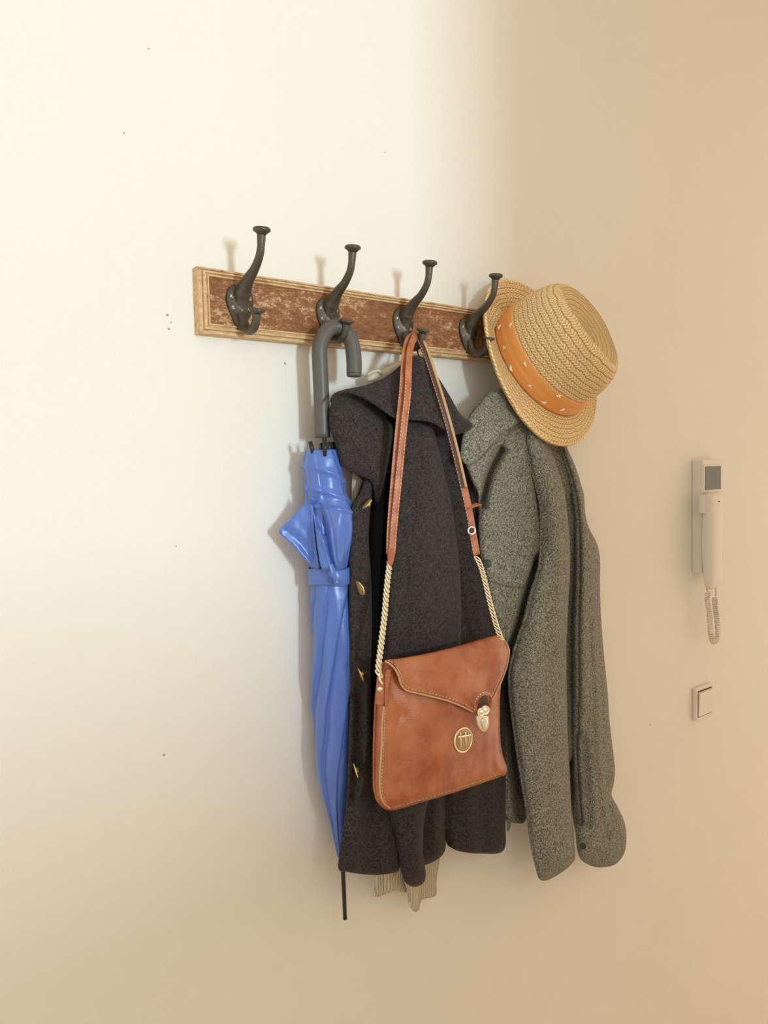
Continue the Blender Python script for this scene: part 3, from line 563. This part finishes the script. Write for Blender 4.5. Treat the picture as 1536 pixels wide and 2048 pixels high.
panel('side_tab', [(756, 1352), (766, 1352), (770, 1360), (771, 1385), (769, 1410), (753, 1408), (753, 1385), (754, 1365)], .160, M_strap, bag, Hf=.002, Wd=3, th=.003, res=3, nz=(0, 1))
panel('side_tab', [(772, 1340), (779, 1336), (784, 1342), (780, 1370), (776, 1410), (770, 1411), (769, 1385), (769, 1360)], .163, M_leather, bag, Hf=.002, Wd=3, th=.003, res=3, nz=(0, 1))
mb = MB(); mb.add(*lathe(P(760, 1378, .1625), (-.5, -1, 0), [(.004, -.001), (.0042, .001), (.003, .0022), (.0008, .0026)], 18)); mb.build('rivet', M_silver, bag)
# closure: loop, cap and hanging shield, and the catch ring below
mb = MB(); mb.add(*sweep([P(a, b, c) for a, b, c in [(951, 1420, .179), (953, 1404, .185), (960, 1392, .192), (970, 1387, .195), (979, 1390, .193), (982, 1400, .187), (978, 1414, .180)]], None, wt=(.006, .002), ref=(0, -.4, 1))); mb.build('closure_loop', M_strap, bag)
for pts in ([(949, 1420, .182), (951, 1404, .188), (958, 1391, .195), (969, 1385, .198), (980, 1388, .196), (984, 1399, .190)],):
    mb = MB(); pp = resample(spline([P(*p) for p in pts], 10), .0011); i = 0
    while i+3 < len(pp): mb.add(*sweep([pp[i], pp[i+3]], [.0007, .0007], 6, sub=1)); i += 5
    mb.build('stitching', M_thread, bag)
panel('loop_opening_shade', [(950, 1424), (954, 1404), (962, 1393), (972, 1391), (979, 1397), (978, 1412), (970, 1424)], .1755, M_strap_in, bag, th=.002, Hf=.0015, Wd=4, res=3, nz=(0, 1))  # dark panel painted in for the shaded opening of the loop
cap = MB(); nrm = np.array((-.35, -.93, .1))
for (a, b, rr) in ((962, 1424, .0075), (970, 1420, .0082)):
    cap.add(*lathe(P(a, b, .183), nrm, [(rr*.8, -.004), (rr, -.001), (rr*.97, .0015), (rr*.75, .0032), (rr*.72, .0026), (rr*.45, .0036), (rr*.1, .0040)], 24))
cap.build('clasp_cap', M_brass, bag)
panel('clasp_shield', [(954, 1432), (966, 1431), (976, 1432), (979, 1442), (978, 1452), (974, 1461), (967, 1464), (960, 1459), (955, 1449)], .181, M_brass, bag, Hf=.003, Wd=3, th=.003, res=2, nz=(0, 1))
panel('clasp_inlay', [(964, 1439), (976, 1437), (977, 1446), (975, 1454), (970, 1460), (965, 1454)], .1855, M_silver, bag, Hf=.0015, Wd=2.5, th=.002, res=2, nz=(0, 1), sharp=False)
rc = (926, 1480)
ring_pts = [on(dB, rc[0]+17*math.cos(t), rc[1]+24*math.sin(t)*1.0-3*math.cos(t), .0015) for t in np.linspace(0, 2*PI, 25)[:-1]]
mb = MB(); mb.add(*sweep(ring_pts, .0017, 8, closed=True, sub=2)); mb.build('catch_ring', M_brass, bag)
panel('catch_plate', [(rc[0]+16*math.cos(t), rc[1]+23*math.sin(t)-3*math.cos(t)) for t in np.linspace(0, 2*PI, 17)[:-1]], lambda U, V: dB(U, V)*0+float(dB(*rc)[0])+.0022, mat('antique_brass', (.50, .36, .18, 1), .4, .7), bag, th=.002, Hf=.0008, Wd=4, res=2.5, nz=(0, 1))
mb = MB(); mb.add(*sweep([on(dB, 916, 1474, .0065), on(dB, 930, 1472, .0075), on(dB, 945, 1469, .0075)], None, wt=(.0035, .003), sub=2)); mb.build('catch_bar', M_silver, bag)
for x in (921, 931):
    mb = MB(); mb.add(*sweep([on(dB, x, 1464, .0048), on(dB, x+1, 1496, .0048)], None, wt=(.0022, .0015), sub=1)); mb.build('catch_slot', M_brass, bag)
# chains
def chain(pts, pitch=.0104, r=.00145, a=.0094, b=.0040):
    pp = resample(spline([P(*p) for p in pts], 12), pitch*.70); mb = MB()
    for i in range(len(pp)-1):
        c = (pp[i]+pp[i+1])/2; t = pp[i+1]-pp[i]; t /= np.linalg.norm(t)
        base = np.array((-.55, -.83, 0)); base = base-t*(base@t); base /= np.linalg.norm(base); s = np.cross(t, base)
        ang = .95                                          # curb links all lie the same way round
        x = s*math.cos(ang)+base*math.sin(ang); tl = t*math.cos(.50)-s*math.sin(.50)
        pts3 = [c+tl*a*math.cos(q)*.78+x*b*math.sin(q) for q in np.linspace(0, 2*PI, 13)[:-1]]
        mb.add(*sweep(pts3, r, 8, closed=True, sub=1, ref=np.cross(tl, x)))
    return mb.build('chain', M_brass, bag, label='pale gold curb chain')
chain([(779, 1126, .125), (774, 1170, .132), (769, 1230, .142), (762, 1290, .152), (757, 1336, .160), (759, 1352, .162)])
chain([(953, 1114, .128), (962, 1135, .130), (970, 1165, .135), (981, 1210, .142), (992, 1250, .146), (1002, 1278, .148)])
mb = MB(); mb.add(*sweep([P(758, 1346, .162), P(760, 1360, .164), P(765, 1368, .165)], .0018, 8)); mb.build('chain_link', M_brass, bag)
# straps: two leather strands on the left, one folded strand on the right
hk = [(829, 668, .052), (822, 672, .052)]
mb = MB(); mb.add(*sweep([P(*p) for p in [(832, 668, .056), (820, 673, .066), (811, 690, .080), (806, 730, .098), (803, 780, .120), (795, 860, .128), (786, 960, .130), (779, 1050, .130), (777, 1108, .128)]], None, wt=(.0085, .0026), ref=(-.2, -1, 0))); mb.build('strap', M_strap, bag)
mb = MB(); mb.add(*sweep([P(*p) for p in [(834, 672, .060), (828, 676, .074), (820, 700, .092), (817, 740, .112), (815, 790, .130), (807, 860, .136), (797, 960, .137), (788, 1050, .136), (784, 1108, .132)]], None, wt=(.0120, .003), ref=(-.2, -1, 0))); mb.build('strap', M_strap, bag)
def strap_st(pts, off):
    pp = resample(spline([P(a+off, b, c+.0022) for a, b, c in pts], 10), .0012); mb = MB(); i = 0
    while i+3 < len(pp): mb.add(*sweep([pp[i], pp[i+3]], [.0005, .0005], 5, sub=1)); i += 5
    mb.build('stitching', M_thread, bag)
SL2 = [(817, 740, .112), (815, 790, .130), (807, 860, .136), (797, 960, .137), (788, 1050, .136), (784, 1108, .132)]
strap_st(SL2, -5); strap_st(SL2, 5.5)
strap_st([(806, 730, .098), (803, 780, .120), (795, 860, .128), (786, 960, .130), (779, 1050, .130), (777, 1108, .128)], -3.2)
mb = MB(); mb.add(*sweep([P(783, 1098, .134), P(782, 1115, .131), P(780, 1130, .127)], None, wt=(lambda t: .017-.009*t, .005), sub=3)); mb.build('strap_end', M_strap, bag)
SR = [(834, 668, .056), (842, 680, .066), (853, 705, .082), (866, 745, .098), (882, 795, .118), (898, 850, .128), (912, 905, .126), (926, 965, .124), (938, 1020, .124), (946, 1065, .125), (953, 1108, .127)]
mb = MB(); mb.add(*sweep([P(a-3, b, c) for a, b, c in SR], None, wt=(.0105, .0022), ref=(-.3, -1, 0))); mb.build('strap', M_strap_in, bag, label='dark stitched strap side')
mb = MB(); mb.add(*sweep([P(a+4, b, c+.003) for a, b, c in SR], None, wt=(.0050, .0030), ref=(-.3, -1, 0))); mb.build('strap_edge', M_tan, bag)
mb = MB(); mb.add(*sweep([P(a, b, c+.0028) for a, b, c in [(928, 975, .124), (938, 1020, .124), (946, 1065, .125), (953, 1110, .127)]], None, wt=(.0125, .0022), ref=(-.3, -1, 0))); mb.build('strap_end', M_strap, bag)
strap_st(SR[1:], -6.5)
mb = MB(); mb.add(*sweep([P(935, 1016, .126), P(945, 1012, .130), P(957, 1008, .128), P(957, 1013, .118)], None, wt=(.011, .0022), ref=(0, -.3, 1), sub=3)); mb.build('strap_keeper', M_strap, bag)
mb = MB(); c_ = P(943, 1061, .132); mb.add(*sweep([c_+.0062*(np.array((math.cos(t), 0, math.sin(t)))*1.0+np.array((0, -.35*math.cos(t), 0))) for t in np.linspace(0, 2*PI, 21)[:-1]], .0018, 8, closed=True, sub=1, ref=(-.3, -.9, 0))); mb.build('eyelet', M_silver, bag)
mb = MB(); mb.add(*lathe(c_, (-.35, -1, 0), [(.0045, -.001), (.0045, .0004)], 16)); mb.build('eyelet_hole', M_strap_in, bag)

# ------------------------------------------------------------------ straw hat
KH = 1.265
HR = np.array([[-0.53731486, -0.84277969, 0.03186113], [0.3340917, -0.24738377, -0.90949657], [0.77438716, -0.47804148, 0.41448868]])
HO = CAM+(np.array([.463140, -.260635, 1.860167])-CAM)*KH
def HL(L):
    W_ = HO+(np.asarray(L)*KH)@HR.T                      # the brim rests against rack and wall
    lim = np.where((W_[:, 2] < 2.004) & (W_[:, 0] < .780), -.0245, -.0045)
    W_[:, 1] = np.minimum(W_[:, 1], lim); return W_
hat = thing('straw_hat', 'braided straw trilby hat with orange band hung on the right end of the rack', 'hat', tuple(HO))
NT = 160; th_ = np.linspace(0, 2*PI, NT, endpoint=False); ct_, st_ = np.cos(th_), np.sin(th_)
bw = .0423+.0022*ct_+.0058*st_-.0030*np.cos(2*th_); bh = .0083+.0199*ct_-.0027*st_-.0007*np.cos(2*th_)+.0069*np.sin(2*th_)
rings = []; vco = []
# brim outer edge -> inner edge -> crown wall -> crown top with a lengthwise dent
for t in np.linspace(1, 0, 12):
    w_ = bw*t; h_ = bh*(t**1.7)
    rings.append(np.stack([(.098+w_)*ct_, (.084+w_)*st_, h_], 1)); vco.append(-.045*t)
for (h, rx, ry) in ((.004, .0965, .0825), (.010, .0955, .0815), (.020, .095, .081), (.036, .0945, .0805), (.050, .093, .079), (.064, .091, .0765), (.076, .088, .073), (.086, .0845, .069), (.093, .0805, .0645), (.098, .0760, .0595), (.1005, .070, .0535)):
    # pinch at the front (theta = 180 deg side) of the crown
    pin = 1-.10*(h/.1)**2*np.exp(-((ct_+.65)/.35)**2)
    q_ = (h/.1)**2; sp_ = np.clip(st_, 0, 1)
    rings.append(np.stack([rx*ct_, ry*st_*pin*(1-.16*q_*sp_), h+.004*(h/.1)*ct_+.015*q_*sp_**.8], 1)); vco.append(h)
for k, s_ in enumerate((.85, .68, .5, .32, .16, .02)):
    sp_ = np.clip(st_, 0, 1); x = .070*s_*ct_; y = .0535*s_*st_*(1-.16*sp_); dent = .016*(1-(s_/.95)**2)
    rings.append(np.stack([x, y, .1005+.004*ct_*s_-dent+.015*sp_**.8*s_**2], 1)); vco.append(.105+.012*(k+1))
def ring_mesh(rings, vco, umul=KH):
    V = []; UV = []; Fc = []; m = NT+1
    for i, rg in enumerate(rings):
        W_ = HL(rg); W_ = np.vstack([W_, W_[:1]])
        for k in range(m): V.append(W_[k]); UV.append((k/NT*.5625*KH, vco[i]*KH))
    for i in range(len(rings)-1):
        for k in range(NT): Fc.append((i*m+k, i*m+k+1, (i+1)*m+k+1, (i+1)*m+k))
    return V, Fc, UV
V, Fc, UV = ring_mesh(rings[:12], vco[:12]); o = obj('brim', V, Fc, M_straw, hat, uv=UV)
s = o.modifiers.new('thick', 'SOLIDIFY'); s.thickness = .004; s.offset = 0
V, Fc, UV = ring_mesh(rings[11:], vco[11:]); o = obj('crown', V, Fc, M_straw, hat, uv=UV)
s = o.modifiers.new('thick', 'SOLIDIFY'); s.thickness = .003; s.offset = 0
mb = MB(); ed = HL(np.stack([(.098+bw)*ct_, (.084+bw)*st_, bh], 1)); V, Fc = sweep(ed, .0038, 10, closed=True, sub=1, ref=HR[:, 2])
obj('brim_edge', V, Fc, M_straw, hat, uv=[(i//10/NT*.9, (i % 10)*.0012) for i in range(len(V))])
brings = []
for (h, e) in ((.001, .0005), (.0015, .0022), (.006, .0030), (.011, .0024), (.013, .0030), (.019, .0034), (.021, .0026), (.024, .0034), (.030, .0032), (.0345, .0026), (.036, .0022), (.0365, .0004)):
    brings.append(np.stack([(.0965-.06*h+e)*ct_, (.0825-.06*h+e)*st_, h+.0006*np.sin(3*th_+h*300)], 1))
V, Fc, UV = ring_mesh(brings, [0]*12); band = obj('hat_band', V, Fc, M_band, hat, uv=UV)
grid = []
for h in np.linspace(.004, .034, 16):
    for t in np.linspace(0, 2*PI, 721): grid.append((( .0965-.06*h+.0034)*math.cos(t), (.0825-.06*h+.0034)*math.sin(t), h, t))
grid = np.array(grid); GW = HL(grid[:, :3]); nrmg = np.stack([np.cos(grid[:, 3]), np.sin(grid[:, 3]), 0*grid[:, 3]], 1)@HR.T
vis = ((CAM-GW)*nrmg).sum(1) > 0; GP = proj(GW)
for (a, b) in [(1006, 628), (1000, 655), (1008, 696), (1050, 727), (1021, 738), (1060, 772), (1088, 805), (1118, 790), (1125, 818), (1024, 650)]:
    d2 = ((GP-np.array((a, b)))**2).sum(1)+np.where(vis, 0, 1e6); i = d2.argmin(); c = GW[i]; n_ = nrmg[i]; ax = HR[:, 2]; tt = np.cross(n_, ax)
    mb = MB(); star = []
    for k in range(10):
        r = (.0066 if k % 2 == 0 else .0024); q = 2*PI*k/10+a
        star.append(c+(tt*math.cos(q)+ax*math.sin(q))*r+n_*.0006)
    star.append(c+n_*.0036); star.append(c-n_*.001)
    mb.add(star, [(k, (k+1) % 10, 10) for k in range(10)]+[((k+1) % 10, k, 11) for k in range(10)])
    mb.build('star_stud', M_star, band, False, 'small pale gold star stud')
    mb = MB(); mb.add(*lathe(c+n_*.0022, n_, [(.0010, 0), (.0010, .0014), (.0004, .0018)], 8)); 

# ------------------------------------------------------------------ door intercom
X0 = PX(1383, 1145, 1.363)[0]
zb = P(1383, 1145, 0)[2]; zt = P(1383, 920, 0)[2]
pf = -PX(1405, 1150, 1.363)[1]                                   # how far the box stands off the wall
xr = P(1449, 925, pf)[0]
ic = thing('intercom_phone', 'cream door intercom with small dark display and handset on coiled cord', 'intercom', (1.40, 0, zb))
mb = MB().box((X0, -pf, zb), (xr, 0, zt)); bevel(mb.build('housing', M_plast, ic, False), .004, 3)
sa, sb = P(1408, 933, pf), P(1439, 978, pf)
mb = MB().box((sa[0]-.006, -pf-.003, sb[2]-.006), (sb[0]+.006, -pf+.004, sa[2]+.004)); bevel(mb.build('display_frame', M_plast, ic, False), .001)
mb = MB().box((sa[0], -pf-.0042, sb[2]), (sb[0], -pf, sa[2])); bevel(mb.build('display', M_screen, ic, False), .0006)
ha, hb = P(1422, 986, pf+.030), P(1447, 1176, pf+.030)
hw = (hb[0]-ha[0])/2; hx = (ha[0]+hb[0])/2; V = []; Fc = []
zz = np.linspace(0, 1, 30); m = 24
for t in zz:
    z = ha[2]+(hb[2]-ha[2])*t
    e = min(t/.03, 1, (1-t)/.12); sc = math.sqrt(max(1-(1-e)**2, .02)); grip = .010*math.sin(PI*min(max((t-.18)/.62, 0), 1))
    for k in range(m):
        q = 2*PI*k/m; cx = math.copysign(abs(math.cos(q))**.55, math.cos(q)); sy = math.copysign(abs(math.sin(q))**.55, math.sin(q))
        V.append((hx+hw*cx*(.55+.45*sc), -(pf+.018-grip*(.5 if sy < 0 else 0))-.014*sy*sc, z))
for i in range(29):
    for k in range(m): Fc.append((i*m+k, i*m+(k+1) % m, (i+1)*m+(k+1) % m, (i+1)*m+k))
Fc.append(tuple(range(m))); Fc.append(tuple(29*m+k for k in range(m)))
obj('handset', V, Fc, M_plast, ic)
a = P(1406, 990, pf+.015); mb = MB().box((a[0]+.003, -pf-.018, a[2]-.048), (a[0]+.020, -pf+.001, a[2])); bevel(mb.build('cradle', M_plast, ic, False), .005, 3)
mb = MB(); mb.add(*lathe(P(1438, 1003, pf+.033), (0, -1, 0), [(.0022, 0), (.0022, .0008)], 10)); mb.build('indicator_hole', M_gap, ic)
cp = [(1427, 1172, .035), (1424, 1186, .036), (1416, 1184, .03), (1415, 1200, .032), (1419, 1225, .034), (1421, 1250, .034), (1422, 1272, .034), (1428, 1284, .036), (1435, 1272, .038), (1435, 1245, .038), (1431, 1215, .038), (1430, 1195, .04)]
pp = resample(spline([P(*p) for p in cp[2:]], 10), .0006); hel = []
for i, p in enumerate(pp):
    t = pp[min(i+1, len(pp)-1)]-pp[max(i-1, 0)]; t /= np.linalg.norm(t); s = np.cross(t, (0, -1, 0)); s /= np.linalg.norm(s); n_ = np.cross(s, t)
    q = 2*PI*i*.0006/.0058; hel.append(p+.0062*(s*math.cos(q)+n_*math.sin(q)))
mb = MB(); mb.add(*sweep(hel, .0017, 6, sub=1)); mb.add(*sweep([P(1431, 1168, pf+.012), P(1432, 1185, .042), P(1431, 1200, .040)], .0024, 8)); mb.add(*sweep([P(1410, 1146, .012), P(1412, 1165, .022), P(1415, 1184, .03)], .0020, 8))
mb.build('coiled_cord', M_plast, ic)

# ------------------------------------------------------------------ light switch
zs0, zs1 = P(1384, 1441, 0)[2], P(1384, 1376, 0)[2]; XS = 1.365; ws = .088
sw_ = thing('light_switch', 'cream square rocker light switch on the wall below the intercom', 'light switch', (XS+ws/2, 0, zs0))
mb = MB().box((XS, -.012, zs0), (XS+ws, 0, zs1)); bevel(mb.build('frame', M_plast, sw_, False), .004, 3)
mb = MB().box((XS+.0088, -.0126, zs0+.0085), (XS+ws-.009, -.010, zs1-.008)); mb.build('gap', mat('brown_gap', (.12, .08, .04, 1), .8), sw_, False)
V = []; g = .0098
x0, x1, z0, z1 = XS+g, XS+ws-g, zs0+g, zs1-g-.0015
V = [(x0, -.010, z0), (x1, -.010, z0), (x1, -.010, z1), (x0, -.010, z1), (x0+.001, -.0145, z0+.001), (x1-.001, -.0145, z0+.001), (x1-.001, -.0185, z1-.002), (x0+.001, -.0185, z1-.002)]
bevel(obj('rocker', V, [(0, 3, 2, 1), (4, 5, 6, 7), (0, 1, 5, 4), (1, 2, 6, 5), (2, 3, 7, 6), (3, 0, 4, 7)], M_plast, sw_, False), .0008)
